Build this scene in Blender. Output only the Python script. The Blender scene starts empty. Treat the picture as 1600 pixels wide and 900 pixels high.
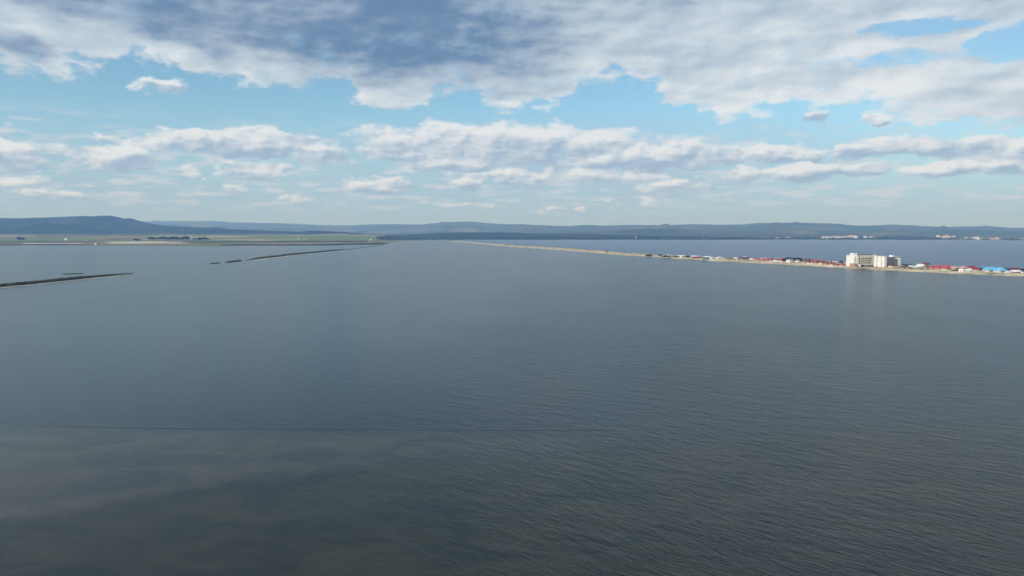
import bpy, bmesh, math, random
from mathutils import Vector, Matrix, noise as mnoise
R = math.radians
rnd = random.Random(7)
scene = bpy.context.scene

# ------------------------------------------------------------------ camera
H = 55.0                        # the drone hovers 55 m above the lagoon
F, HY = 1100.0, 365.0           # focal length in px of the 1600 px photo, row of the horizon
PITCH = math.atan((450.0 - HY) / F)
cam_d = bpy.data.cameras.new("camera")
cam = bpy.data.objects.new("camera", cam_d)
scene.collection.objects.link(cam)
cam_d.sensor_width = 36.0
cam_d.lens = 36.0 * F / 1600.0
cam_d.clip_start = 0.5
cam_d.clip_end = 200000.0
cam.location = (0, 0, H)
cam.rotation_euler = (math.pi / 2 - PITCH, 0, 0)
scene.camera = cam

# ------------------------------------------------------------------ light
SUN_EL, SUN_AZ = 38.0, -132.0   # azimuth from +Y, clockwise positive: the sun stands left, a little behind
sun_d = bpy.data.lights.new("sun", 'SUN')
sun_d.energy = 3.4
sun_d.angle = R(0.5)
sun_d.color = (1.0, 0.94, 0.86)
sun = bpy.data.objects.new("sun", sun_d)
scene.collection.objects.link(sun)
sdir = Vector((math.sin(R(SUN_AZ)) * math.cos(R(SUN_EL)), math.cos(R(SUN_AZ)) * math.cos(R(SUN_EL)), math.sin(R(SUN_EL))))
sun.rotation_euler = sdir.to_track_quat('Z', 'Y').to_euler()
sun.location = (-200, -100, 400)

scene.view_settings.view_transform = 'Standard'
scene.view_settings.look = 'None'
scene.view_settings.exposure = 0.35
scene.view_settings.gamma = 1.0
scene.view_settings.use_curve_mapping = False
scene.cycles.use_denoising = True
scene.cycles.max_bounces = 4
scene.cycles.diffuse_bounces = 2
scene.cycles.glossy_bounces = 2
scene.cycles.volume_bounces = 0
scene.cycles.sample_clamp_indirect = 4.0

def pix_dir(x, y):
    """world direction through a pixel of the 1600x900 photo"""
    u, v = (x - 800.0) / F, (450.0 - y) / F
    cp, sp = math.cos(PITCH), math.sin(PITCH)
    return Vector((u, cp + v * sp, -sp + v * cp))
def az_el(x, y):
    d = pix_dir(x, y).normalized()
    return math.atan2(d.x, d.y), math.asin(d.z)
def at(x, y, z=0.0):
    """the point at height z seen at a pixel"""
    d = pix_dir(x, y); t = (z - H) / d.z
    return Vector((d.x * t, d.y * t, z))
def at_dist(x, y, dist):
    """the point at forward distance dist seen at a pixel"""
    d = pix_dir(x, y); t = dist / d.y
    return Vector((d.x * t, dist, H + d.z * t))

# ------------------------------------------------------------------ node expression helper
class G:
    def __init__(s, nt): s.nt = nt
    def n(s, kind, **kw):
        nd = s.nt.nodes.new(kind)
        for k, v in kw.items(): setattr(nd, k, v)
        return nd
    def put(s, sock, v):
        if isinstance(v, E): s.nt.links.new(v.s, sock)
        elif v is not None: sock.default_value = v
    def math(s, op, *a, clamp=False):
        nd = s.n('ShaderNodeMath', operation=op, use_clamp=clamp)
        for i, v in enumerate(a): s.put(nd.inputs[i], v)
        return E(s, nd.outputs[0])
    def vmath(s, op, *a, out=0):
        nd = s.n('ShaderNodeVectorMath', operation=op)
        for i, v in enumerate(a):
            if i == 2 and op == 'SCALE': s.put(nd.inputs[3], v)
            else: s.put(nd.inputs[i], v)
        return E(s, nd.outputs[out])
    def scale(s, v, k):
        nd = s.n('ShaderNodeVectorMath', operation='SCALE')
        s.put(nd.inputs[0], v); s.put(nd.inputs[3], k)
        return E(s, nd.outputs[0])
    def xyz(s, x, y, z):
        nd = s.n('ShaderNodeCombineXYZ')
        for i, v in enumerate((x, y, z)): s.put(nd.inputs[i], v)
        return E(s, nd.outputs[0])
    def sep(s, v):
        nd = s.n('ShaderNodeSeparateXYZ'); s.put(nd.inputs[0], v)
        return [E(s, o) for o in nd.outputs]
    def noise(s, v, scale, detail=4, rough=.55, color=False, dist=0.0):
        nd = s.n('ShaderNodeTexNoise')
        s.put(nd.inputs['Vector'], v)
        nd.inputs['Scale'].default_value = scale; nd.inputs['Detail'].default_value = detail
        nd.inputs['Roughness'].default_value = rough; nd.inputs['Distortion'].default_value = dist
        return E(s, nd.outputs['Color' if color else 'Fac'])
    def step(s, v, a, b, o0=0.0, o1=1.0):
        nd = s.n('ShaderNodeMapRange', interpolation_type='SMOOTHSTEP')
        s.put(nd.inputs[0], v)
        for i, k in enumerate((a, b, o0, o1)): s.put(nd.inputs[i + 1], k)
        return E(s, nd.outputs[0])
    def mix(s, f, a, b):
        nd = s.n('ShaderNodeMix', data_type='RGBA')
        s.put(nd.inputs[0], f)
        for i, v in ((6, a), (7, b)):
            if isinstance(v, tuple) and len(v) == 3: v = (*v, 1.0)
            s.put(nd.inputs[i], v)
        return E(s, nd.outputs[2])
    def curve(s, v, pts, x0, x1, y0, y1):
        v = (v - x0) * (1.0 / (x1 - x0))
        nd = s.n('ShaderNodeFloatCurve')
        c = nd.mapping.curves[0]
        pp = [((x - x0) / (x1 - x0), (y - y0) / (y1 - y0)) for x, y in pts]
        c.points[0].location = pp[0]; c.points[1].location = pp[-1]
        for p in pp[1:-1]: c.points.new(*p)
        for p in c.points: p.handle_type = 'AUTO_CLAMPED'
        nd.mapping.update()
        s.put(nd.inputs['Value'], v)
        return E(s, nd.outputs[0]) * (y1 - y0) + y0
class E:
    def __init__(s, g, sock): s.g, s.s = g, sock
    def __add__(s, o): return s.g.math('ADD', s, o)
    __radd__ = __add__
    def __mul__(s, o): return s.g.math('MULTIPLY', s, o)
    __rmul__ = __mul__
    def __sub__(s, o): return s.g.math('SUBTRACT', s, o)
    def __rsub__(s, o): return s.g.math('SUBTRACT', o, s)
    def __truediv__(s, o): return s.g.math('DIVIDE', s, o)
    def max(s, o): return s.g.math('MAXIMUM', s, o)
    def min(s, o): return s.g.math('MINIMUM', s, o)
def lin(r, g, b, k=1.0):
    f = lambda c: ((c / 255 + .055) / 1.055) ** 2.4 if c > 10 else c / 255 / 12.92
    return (f(r) * k, f(g) * k, f(b) * k)

# ------------------------------------------------------------------ world: Nishita sky with a layer of clouds
world = bpy.data.worlds.new("World"); scene.world = world
world.use_nodes = True
wt = world.node_tree; wt.nodes.clear()
g = G(wt)
SKY_K = 0.13
sky = g.n('ShaderNodeTexSky', sky_type='NISHITA')
sky.sun_disc = False
sky.sun_elevation = R(SUN_EL); sky.sun_rotation = R(SUN_AZ % 360)
sky.altitude = 60; sky.air_density = 1.0; sky.dust_density = 0.6; sky.ozone_density = 1.6
skyc = g.vmath('MULTIPLY', E(g, sky.outputs[0]), (.64, .82, .83))
tc = g.n('ShaderNodeTexCoord')
d = E(g, tc.outputs['Generated'])
dx, dy, dz = g.sep(d)
az = g.math('ARCTAN2', dx, dy)
el = g.math('ARCSINE', dz)
# noise lookups: 3-D in direction, flattened; finer towards the horizon
dv = g.vmath('MULTIPLY', d, (1.0, 1.0, 2.6))
warp = g.noise(dv, 5.0, 3, .5, color=True)
warp2 = g.noise(dv, 24.0, 5, .65, color=True)
wv = g.vmath('SUBTRACT', warp, (.5, .5, .5)); wv2 = g.vmath('SUBTRACT', warp2, (.5, .5, .5))
ax, ay, _ = g.sep(wv); bx_, by_, _ = g.sep(wv2)
hi = g.step(el, .05, .25)                         # 0 low, 1 high in the sky
A = az + ax * (hi * .10 + .05) + bx_ * .055
Ev = el + ay * (hi * .05 + .010) + by_ * .024
dsun = g.vmath('ADD', dv, (-.012, 0.0, .020))
nf = g.noise(dv, 12.0, 7, .5)
nf2 = g.noise(dsun, 12.0, 7, .5)
emb = nf - nf2
dv3 = g.vmath('MULTIPLY', d, (1.0, 1.0, 1.9))
np1 = g.noise(dv3, 28.0, 8, .60)
np2 = g.noise(g.vmath('ADD', dv3, (-.006, 0.0, .008)), 28.0, 4, .52)
np0 = g.noise(dv3, 28.0, 4, .52)
embp = np0 - np2
ng = g.noise(g.vmath('MULTIPLY', d, (1.0, 1.0, 2.0)), 4.0, 5, .55)
nstreak = g.noise(g.vmath('MULTIPLY', d, (1.0, 1.0, 5.0)), 7.0, 5, .6)

# deck: its far edge as a curve of azimuth
deck_px = [(-900, 150), (-500, 120), (-200, 100), (0, 110), (130, 115), (235, 108), (290, 122), (330, 137), (400, 133), (460, 128), (510, 134), (545, 162), (600, 180),
           (650, 172), (690, 156), (738, 146), (765, 168), (830, 182), (880, 172), (905, 146), (980, 128), (1030, 140),
           (1050, 166), (1090, 164), (1112, 182), (1200, 180), (1290, 172), (1390, 168), (1420, 192), (1500, 197),
           (1600, 198), (1900, 190), (2300, 150)]
pts = [az_el(x, y) for x, y in deck_px]
azlim = math.pi
base_l, base_r = .22, .24
allp = [(-azlim, .20), (-2.2, .12), (-1.5, .25)] + pts + [(1.5, .14), (2.2, .26), (azlim, .20)]
deck_edge = g.curve(A, allp, -azlim, azlim, 0.0, 0.5)
deck = ((Ev - deck_edge) * 26.0).min(1.3)
UC = []
def V2(): return g.xyz(A, Ev, 0.0)
P = V2()
P0 = g.xyz(az + bx_ * .015, el + by_ * .006, 0.0)
def ell(x, y, rx, ry, vec=None):
    a, e = az_el(x, y)
    ia, ie = F / rx / max(.3, math.cos(a) ** 2 * 1.0 + 0.0), F / ry / (math.cos(a) ** 1)
    v = g.vmath('MULTIPLY_ADD', vec or P, (ia, ie, 0.0), (-a * ia, -e * ie, 0.0))
    return v
def blob(x, y, rx, ry, vec=None):
    """soft spot, 1 in the middle and 0 at its rim"""
    v = ell(x, y, rx, ry, vec)
    return g.math('MULTIPLY_ADD', g.vmath('DOT_PRODUCT', v, v, out=1), -1.0, 1.0).max(0.0)
# thin places and gaps in the deck
hole = None
for (x, y, rx, ry, s) in [(1440, 50, 95, 11, 1.5), (1590, 68, 70, 26, 1.7), (1400, 92, 75, 9, 1.2), (1595, 20, 50, 14, .6), (930, 132, 30, 6, .5)]:
    hb = blob(x, y, rx * 1.25, ry * 1.5) * s; hole = hb if hole is None else hole.max(hb)
deck = deck.min(1.2) + (nf - .5) * 1.9 + (np1 - .5) * 1.9 + (ng - .5) * g.step(el, .30, .55, 0.2, 5.0) + g.step(el, .33, .8, 0, .4)
deck_a = g.step(deck, -.05, .45) * g.step(hole + (nf - .5) * 2.6 + (np1 - .5) * 2.2, .15, 1.15, 1.0, .12)

# cumulus banks and puffs, one soft ellipse each
puffs = [(262, 132, 40, 10, .8), (355, 226, 160, 19, 1.2), (300, 220, 70, 15, 1.0), (505, 243, 45, 13, 1), (527, 245, 27, 15, 1.1), (398, 264, 58, 15, 1.1),
         (282, 269, 25, 12, .7), (180, 250, 55, 20, 1), (105, 244, 42, 15, .95), (25, 240, 62, 20, .9), (8, 204, 26, 14, .6), (28, 282, 60, 14, .6), (150, 219, 24, 7, .35),
         (-90, 255, 90, 22, 1), (-230, 235, 120, 22, 1), (-400, 260, 120, 22, 1),
         (622, 236, 58, 20, 1.1), (770, 222, 190, 28, 1.1), (890, 236, 210, 30, 1.1), (1020, 243, 160, 22, 1.0), (700, 250, 110, 16, .9), (1210, 240, 66, 12, 1.0), (1278, 243, 20, 8, .6),
         (1332, 238, 34, 12, 1.05), (1405, 233, 100, 17, 1.15), (1500, 230, 110, 18, 1.15), (1610, 236, 90, 20, 1.1), (1740, 240, 110, 22, 1.1), (1950, 250, 150, 24, 1),
         (1158, 273, 32, 12, .95), (1245, 271, 62, 15, 1.05), (1335, 266, 62, 11, .95), (1100, 284, 70, 9, .6), (1470, 267, 66, 11, .95), (1572, 264, 50, 11, .95), (1690, 270, 60, 10, .9),
         (590, 291, 55, 12, .9), (735, 290, 20, 10, .95), (375, 299, 34, 9, .55), (458, 311, 34, 8, .5), (60, 302, 70, 9, .35), (825, 277, 90, 15, .7), (965, 276, 80, 12, .7), (1045, 290, 70, 12, .5),
         (867, 327, 20, 8, .75), (913, 326, 11, 7, .65), (961, 320, 12, 9, .6), (1012, 318, 26, 10, .7), (720, 322, 60, 6, .4), (1275, 187, 26, 10, .9), (1370, 184, 16, 9, .8),
         (640, 205, 90, 8, .4)]
C = None; SW = None; ST = None
for (x, y, rx, ry, s) in puffs:
    v = ell(x, y, rx * 1.15, ry * 1.22); s = s + .15
    c = g.math('MULTIPLY_ADD', g.vmath('DOT_PRODUCT', v, v, out=1), -s, s)
    w = c.max(0.001); w = w * w
    vx, vy, _ = g.sep(v)
    t = g.math('MULTIPLY_ADD', vx, -.25, vy) * w
    C = c if C is None else C.max(c)
    SW = w if SW is None else SW + w
    ST = t if ST is None else ST + t
T = ST / SW
# generic banks outside the frame so that the sky goes on all round
side = g.step(g.math('ABSOLUTE', az), .80, 1.0)
band = g.math('MULTIPLY_ADD', g.math('POWER', (el - .13) * 11.0, 2.0), -1.0, 1.0).max(-1.0)
Cside = (nstreak - .52) * 6.0 + band * .6 - .3
C = C.max(Cside * side + side * .001 - (1.0 - side) * 3.0)
puff = C.max(-2.0) + (nf - .5) * 2.2 + (np1 - .5) * 2.7
puff_a = g.step(puff, .0, .8)

# cloud radiance (what the camera of the photo recorded, linear)
K = 1.0 / SKY_K / 2 ** .35
tt = g.step(T * 1.0 + emb * 2.2 + embp * 2.9 + (nf - .5) * .9 + puff * -.15 + .12, -.8, .7)
puff_c = g.mix(tt, lin(160, 184, 210, K), lin(230, 235, 241, K))
# deck: grey underside, lighter rims, two dark masses
dark = blob(500, 5, 470, 90, P) * .98 + blob(5, 72, 60, 20, P) * .9 + blob(650, 95, 380, 55, P) * .35 + blob(1080, 20, 110, 26, P) * .25
brt = (blob(70, 75, 300, 42, P) * .9 + blob(330, 118, 120, 30, P) * .7 + blob(560, 150, 130, 20, P) * .45 + blob(830, 165, 95, 22, P) * .55 + blob(1200, 160, 160, 26, P) * .6
       + blob(1500, 120, 230, 40, P) * .5 + blob(1480, 180, 110, 26, P) * .45 + blob(1240, 100, 200, 30, P) * .35 + blob(650, 165, 60, 12, P) * .4 + blob(60, 40, 160, 26, P) * .5)
rim = g.step(deck, .3, 1.35, .34, 0.0)
db = (ng - .5) * 1.3 + emb * 1.9 + embp * .8 + brt * .62 - dark * .75 + rim + (nstreak - .5) * 1.0 + blob(1350, 60, 620, 150, P) * .42 + .50
db = db * g.step(el, .30, .50, 1.0, .26)  # unseen deck overhead darkened so that the near water reflects darker
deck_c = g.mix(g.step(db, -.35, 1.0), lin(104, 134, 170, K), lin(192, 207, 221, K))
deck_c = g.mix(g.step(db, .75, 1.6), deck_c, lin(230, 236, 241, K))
# thin veil between the banks, and milky air low down
veil = (blob(900, 250, 520, 75, P0) * .75 + blob(850, 310, 700, 60, P0) * .35 + blob(60, 270, 260, 60, P0) * .35).min(1.0) * g.step(nstreak, .25, .75, .45, 1.0)
c1 = g.mix(veil * .8, skyc, lin(160, 185, 210, K))
c1 = g.mix(g.step(el, -.01, .20, .95, 0.0), c1, lin(162, 189, 217, K))
nsm = g.noise(g.vmath('MULTIPLY', d, (1.0, 1.0, 5.5)), 21.0, 6, .6)
small = g.step(nsm, .47, .64) * g.step(el, .015, .05) * g.step(el, .10, .17, 1.0, 0.0)
c1 = g.mix(small * .8, c1, lin(206, 216, 228, K))
c2 = g.mix(puff_a * g.step(el, .0, .06, .6, .96), c1, puff_c)
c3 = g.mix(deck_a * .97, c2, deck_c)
below = g.step(el, -.02, .0)
c4 = g.mix(below, lin(120, 140, 155, K), c3)
bg = g.n('ShaderNodeBackground'); g.put(bg.inputs[0], c4); bg.inputs[1].default_value = SKY_K
wo = g.n('ShaderNodeOutputWorld'); wt.links.new(bg.outputs[0], wo.inputs[0])
world.cycles.sampling_method = 'MANUAL'; world.cycles.sample_map_resolution = 512

# ------------------------------------------------------------------ helpers for objects
COL = scene.collection
def link(name, me, mat=None, parent=None):
    o = bpy.data.objects.new(name, me)
    COL.objects.link(o)
    if mat is not None and me is not None and not me.materials: me.materials.append(mat)
    if parent is not None: o.parent = parent
    return o
def mesh(name, verts, faces, smooth=False):
    me = bpy.data.meshes.new(name); me.from_pydata([tuple(v) for v in verts], [], faces); me.update()
    if smooth: me.polygons.foreach_set('use_smooth', [True] * len(me.polygons))
    return me
def tag(o, label=None, cat=None, group=None, kind=None):
    for k, v in (('label', label), ('category', cat), ('group', group), ('kind', kind)):
        if v: o[k] = v
    return o
def material(name, rough=.8, spec=.3):
    m = bpy.data.materials.new(name); m.use_nodes = True
    nt = m.node_tree; b = nt.nodes['Principled BSDF']
    b.inputs['Roughness'].default_value = rough
    b.inputs['Specular IOR Level'].default_value = spec
    return m, G(nt), b
def plain(name, col, rough=.8, var=.12, scale=1.5, spec=.3):
    """one real colour with weathering noise"""
    m, g, b = material(name, rough, spec)
    tcn = g.n('ShaderNodeTexCoord'); p = E(g, tcn.outputs['Object'])
    n = g.noise(p, scale, 4, .6)
    c0 = tuple(c * (1 - var * 1.6) for c in col); c1 = tuple(min(1, c * (1 + var)) for c in col)
    g.put(b.inputs['Base Color'], g.mix(g.step(n, .3, .7), c0, c1))
    return m
def grid_faces(nr, nc):
    return [(r * nc + c, r * nc + c + 1, (r + 1) * nc + c + 1, (r + 1) * nc + c) for r in range(nr - 1) for c in range(nc - 1)]
def interp(pts, x):
    if x <= pts[0][0]: return pts[0][1]
    for (x0, y0), (x1, y1) in zip(pts, pts[1:]):
        if x <= x1: return y0 + (y1 - y0) * (x - x0) / (x1 - x0)
    return pts[-1][1]
def fb(x, y, z=0.0, o=4):
    return mnoise.fractal(Vector((x, y, z)), 0.6, 2.0, o)

# ------------------------------------------------------------------ water
def water_mat(name, deep, shallow, wave_k):
    m, g, b = material(name, .12, .5)
    b.inputs['IOR'].default_value = 1.333
    lagoon = wave_k < 1.5
    geo = g.n('ShaderNodeNewGeometry'); p = E(g, geo.outputs['Position'])
    px, py, pz = g.sep(p)
    # wind waves: crests run from far left to near right (about -48 degrees)
    def waves(ang, lx, ly, detail, seed, rough=.55):
        mp = g.n('ShaderNodeMapping'); mp.vector_type = 'TEXTURE'
        g.put(mp.inputs[0], p)
        mp.inputs['Rotation'].default_value = (0, 0, R(ang)); mp.inputs['Location'].default_value = (seed, seed * 2, 0)
        mp.inputs['Scale'].default_value = (lx, ly, 1)
        return g.noise(E(g, mp.outputs[0]), 1.0, detail, rough)
    lull = g.noise(g.vmath('MULTIPLY', p, (.004, .0022, 1.0)), 1.0, 3, .5)
    gust = g.noise(g.vmath('MULTIPLY', p, (.02, .012, 1.0)), 1.0, 3, .5)
    side = g.step(px + (lull - .5) * 260.0 + py * -.10, -110, 70, .16, 1.0) if wave_k < 1.5 else 1.0
    amp = (side * g.step(gust, .3, .7, 1.2, 1.35)) if wave_k < 1.5 else g.step(gust, .3, .7, .8, 1.2)
    h = (waves(-46, 3.4, .62, 3, 3.1) - .5) * .19 + (waves(-38, 1.6, .33, 2, 11.7) - .5) * .055 + (waves(-58, 9.0, 1.9, 3, 23.0) - .5) * .22 + (waves(-30, 17.0, 5.0, 4, 51.0, .65) - .5) * .36 + (waves(-37, 7.5, 2.6, 3, 77.0, .6) - .5) * .22
    h2 = (waves(-20, .9, .5, 3, 7.7) - .5) * .03
    bump = g.n('ShaderNodeBump'); bump.inputs['Strength'].default_value = 1.0; bump.inputs['Distance'].default_value = 1.0 * wave_k
    g.put(bump.inputs['Height'], h * amp + h2 * (amp * .7 + .3)); g.nt.links.new(bump.outputs[0], b.inputs['Normal'])
    lump = g.noise(g.vmath('MULTIPLY', p, (.05, .085, 1.0)), 1.0, 7, .66, dist=.6)
    bott = g.noise(g.vmath('MULTIPLY', p, (.020, .011, 1.0)), 1.0, 5, .6)
    near = g.step(py, 120, 330, 1.0, 0.0)
    c = g.mix(g.step(bott, .42, .66) * near, deep, shallow)
    c = g.mix(g.step(lull, .35, .65) * .2, c, tuple(k * .7 for k in deep))
    if lagoon:
        # the shallow shelf on the left, olive weed beds and a darker hollow
        shelf = g.step(py + (gust - .5) * 26.0 + (lump - .5) * 22.0 + px * .03, 183, 198, 1.0, 0.0) * g.step(px, -60, 60, 1.0, 0.0)
        c = g.mix(shelf * g.step(lump, .38, .60, .30, 1.0), c, (.040, .043, .030))
        weed = g.step(py - px * .28 + (lull - .5) * 70.0 + (bott - .5) * 60.0, 156, 170, 1.0, 0.0)
        c = g.mix(weed * .8, c, g.mix(g.step(lump, .35, .65), (.006, .010, .004), (.019, .022, .009)))
        c = g.mix(g.step(bott, .58, .68) * near * .5, c, (.026, .030, .014))
    g.put(b.inputs['Base Color'], c)
    g.put(b.inputs['Roughness'], g.step(gust, .3, .7, .24, .25) if lagoon else .27)
    return m
M_LAG = water_mat('lagoon_water', (.005, .015, .023), (.016, .019, .010), 1.0)
M_SEA = water_mat('sea_water', (.008, .046, .110), (.012, .052, .105), 1.6)
NEAR = [(700, 377.5), (715, 378), (760, 382), (800, 386), (850, 389), (900, 393), (960, 398), (1000, 400.5), (1060, 404.5), (1120, 408.5), (1200, 412.5), (1280, 417),
        (1320, 419.5), (1400, 423.5), (1460, 427), (1520, 429.5), (1600, 432.5), (1800, 441), (2100, 458), (2600, 490)]
FAR = [(700, 376.2), (715, 376.4), (760, 379.8), (800, 382.6), (830, 384.5), (870, 386.5), (900, 388.5), (960, 393), (1000, 396), (1040, 398.3), (1120, 402), (1200, 406), (1280, 410.5),
       (1330, 413), (1400, 416), (1440, 417.5), (1500, 420), (1600, 423.5), (1800, 430), (2100, 444), (2600, 470)]
seam = [at(x, (interp(NEAR, x) + interp(FAR, x)) / 2) for x, _ in NEAR]
top = at(700, 376.8)
EXT = 24000.0
end = seam[-1]; last = Vector((end.x + 3.0 * EXT / 8, -EXT / 2, 0))
sheet_l = [(-EXT, -EXT / 4), (-EXT, EXT), (top.x, EXT)] + [(p.x, p.y) for p in seam] + [(EXT, 250.0), (EXT, -EXT / 4)]
sheet_r = [(top.x, EXT), (EXT, EXT), (EXT, 250.0)] + [(p.x, p.y) for p in reversed(seam)]
def poly_sheet(name, pts, z, mat):
    bm = bmesh.new()
    f = bm.faces.new([bm.verts.new((x, y, z)) for x, y in pts])
    if f.normal.z < 0: f.normal_flip()
    bmesh.ops.triangulate(bm, faces=[f]); bm.normal_update()
    for f in bm.faces:
        if f.normal.z < 0: f.normal_flip()
    me = bpy.data.meshes.new(name); bm.to_mesh(me); bm.free()
    return tag(link(name, me, mat), kind='structure')
tag(poly_sheet('lagoon', sheet_l, 0.0, M_LAG), 'calm grey green lagoon water filling the foreground', kind='structure')
tag(poly_sheet('sea', sheet_r, 0.0, M_SEA), 'deeper blue bay water beyond the sand spit', kind='structure')

# ------------------------------------------------------------------ terrain
def land_mat(name, cols, scale, stretch=(1, 1), rough=.9, patch=None):
    m, g, b = material(name, rough, .1)
    geo = g.n('ShaderNodeNewGeometry'); p = E(g, geo.outputs['Position'])
    q = g.vmath('MULTIPLY', p, (scale * stretch[0], scale * stretch[1], scale))
    n = g.noise(q, 1.0, 6, .6)
    n2 = g.noise(q, 5.3, 4, .6)
    c = g.mix(g.step(n, .32, .5), cols[0], cols[1])
    c = g.mix(g.step(n, .52, .66), c, cols[2])
    c = g.mix(g.step(n2, .5, .75) * .6, c, cols[0])
    if patch:
        vor = g.n('ShaderNodeTexVoronoi'); vor.inputs['Scale'].default_value = 1.0
        g.put(vor.inputs['Vector'], g.vmath('MULTIPLY', p, (patch[0], patch[1], 0.0)))
        r_, g_, b_ = g.sep(E(g, vor.outputs['Color']))
        c = g.mix(g.step(r_, patch[2], patch[2] + .03), c, patch[3])
        c = g.mix(g.step(g_, .78, .80) * .9, c, patch[4])
    g.put(b.inputs['Base Color'], c)
    return m
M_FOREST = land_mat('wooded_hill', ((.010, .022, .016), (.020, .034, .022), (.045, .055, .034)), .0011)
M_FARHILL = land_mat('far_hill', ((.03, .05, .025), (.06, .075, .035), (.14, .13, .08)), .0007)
M_FIELDS = land_mat('fields', ((.05, .06, .032), (.17, .15, .09), (.10, .125, .05)), .004, (1, 1), .95, (.0030, .0011, .55, (.12, .16, .06), (.25, .21, .14)))
M_SHORE = land_mat('wooded_shore', ((.020, .035, .018), (.03, .05, .022), (.05, .06, .03)), .01)

def ridge(name, prof, dist, base, base_z, cols, amp, mat, label, seed=0.0, back=3000, rows=26):
    """a hill range whose crest follows the given silhouette at its own real distance"""
    x0, x1 = prof[0][0], prof[-1][0]
    verts = []
    crest = []
    for c in range(cols):
        x = x0 + (x1 - x0) * c / (cols - 1)
        D = dist(x) if callable(dist) else dist
        y = interp(prof, x)
        p = at_dist(x, y, D)
        p.z += fb(p.x * .004, seed, o=3) * p.z * .012
        crest.append(p)
    for r in range(rows):
        t = r / (rows - 6)
        for c in range(cols):
            p = crest[c]
            B = base(x0 + (x1 - x0) * c / (cols - 1)) if callable(base) else base
            if t <= 1:
                Y = B + (p.y - B) * t
                s = t * t * (3 - 2 * t) * .55 + t * .45
            else:
                Y = p.y + back * (t - 1) / .3
                s = max(0.0, 1 - (t - 1) / .3) ** 1.3
            X = p.x * (Y / p.y * .35 + .65)
            z = base_z + (p.z - base_z) * s
            k = math.sin(math.pi * min(1, t)) if t <= 1 else .3
            z += k * amp * (fb(X * .0012, Y * .0012, seed, 5) * (p.z * .35 + 6) - .10 * p.z)
            verts.append((X, Y, z if r else base_z - 3))
    return tag(link(name, mesh(name, verts, grid_faces(rows, cols), True), mat), label, kind='structure')

left_hill = [(-900, 352), (-500, 344), (-200, 343), (0, 340.8), (55, 341), (80, 339.3), (110, 338.3), (130, 337.2), (150, 337.9), (160, 337), (175, 337.2), (184, 339), (194, 341.3), (204, 340.4), (213, 343.5),
             (222, 346), (235, 349), (255, 352), (285, 354), (320, 355.4), (345, 355.4), (356, 358), (385, 359), (420, 360.3), (445, 361), (470, 362.3), (480, 360.6), (500, 360.3), (530, 362.3),
             (560, 364.2), (600, 366.4), (640, 366), (680, 363.8), (710, 363), (790, 363), (830, 364.5), (880, 364.7), (940, 366), (1000, 368), (1080, 370), (1150, 371)]
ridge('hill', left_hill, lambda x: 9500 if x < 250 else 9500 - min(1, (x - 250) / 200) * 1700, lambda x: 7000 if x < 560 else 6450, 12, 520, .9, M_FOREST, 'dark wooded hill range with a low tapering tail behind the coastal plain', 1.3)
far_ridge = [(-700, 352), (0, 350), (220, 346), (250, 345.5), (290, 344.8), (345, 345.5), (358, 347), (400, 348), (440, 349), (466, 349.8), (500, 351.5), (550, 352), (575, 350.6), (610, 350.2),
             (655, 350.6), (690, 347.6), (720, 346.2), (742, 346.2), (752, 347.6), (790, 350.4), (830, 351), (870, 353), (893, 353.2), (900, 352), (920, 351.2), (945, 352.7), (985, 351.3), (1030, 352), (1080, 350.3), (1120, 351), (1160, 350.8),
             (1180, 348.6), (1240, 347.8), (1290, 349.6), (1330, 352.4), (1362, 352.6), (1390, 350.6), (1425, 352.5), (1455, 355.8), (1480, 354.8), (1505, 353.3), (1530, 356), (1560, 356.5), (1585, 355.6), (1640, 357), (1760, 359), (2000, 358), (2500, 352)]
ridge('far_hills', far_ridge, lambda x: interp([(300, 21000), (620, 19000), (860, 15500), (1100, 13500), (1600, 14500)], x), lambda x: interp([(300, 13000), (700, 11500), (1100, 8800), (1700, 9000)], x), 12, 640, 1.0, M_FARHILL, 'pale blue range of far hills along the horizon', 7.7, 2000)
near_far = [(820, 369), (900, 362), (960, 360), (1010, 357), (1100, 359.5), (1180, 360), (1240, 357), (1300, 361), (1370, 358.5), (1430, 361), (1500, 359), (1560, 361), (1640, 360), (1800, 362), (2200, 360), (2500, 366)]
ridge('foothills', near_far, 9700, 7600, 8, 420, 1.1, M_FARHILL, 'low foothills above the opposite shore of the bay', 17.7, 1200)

# the plain on the left and the low opposite shore, one strip of land that rises gently inland
shore = [(-1200, 388), (-600, 386), (0, 384.6), (30, 383.6), (60, 384), (100, 383.4), (140, 384), (240, 384.2), (335, 385.2), (440, 384.2), (520, 383.2), (575, 382.4), (600, 381.6), (608, 380.5), (612, 378.6), (626, 376.8), (660, 375.8),
         (720, 375.2), (760, 374.6), (1280, 374.5), (1500, 375.0), (1600, 375.6), (1800, 376.5), (2600, 379)]
def rise_at(x, dD):
    k = interp([(560, 1.0), (720, .35)], x)
    return k * interp([(0, 0), (500, 1), (1000, 5), (2000, 22), (3800, 44), (6000, 52), (9500, 55)], dD)
cols, rows = 700, 36
verts = []
for r in range(rows):
    for c in range(cols):
        x = -1200 + 3800 * c / (cols - 1)
        D0 = at(x, interp(shore, x)).y * (1 + .012 * fb(x * .05, 2.2))
        t = r / (rows - 1)
        D = D0 + (12500 - D0) * t ** 1.8
        rise = rise_at(x, D - D0)
        p = Vector(((x - 800) / F * D, D))
        z = .9 + rise + fb(p.x * .002, p.y * .002, 4) * min(8, rise * .4 + .3)
        verts.append((p.x, p.y, -1.5 if r == 0 else z))
tag(link('coastal_plain', mesh('coastal_plain', verts, grid_faces(rows, cols), True), M_FIELDS), 'flat plain of pale and green fields beyond the lagoon', kind='structure')

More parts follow.
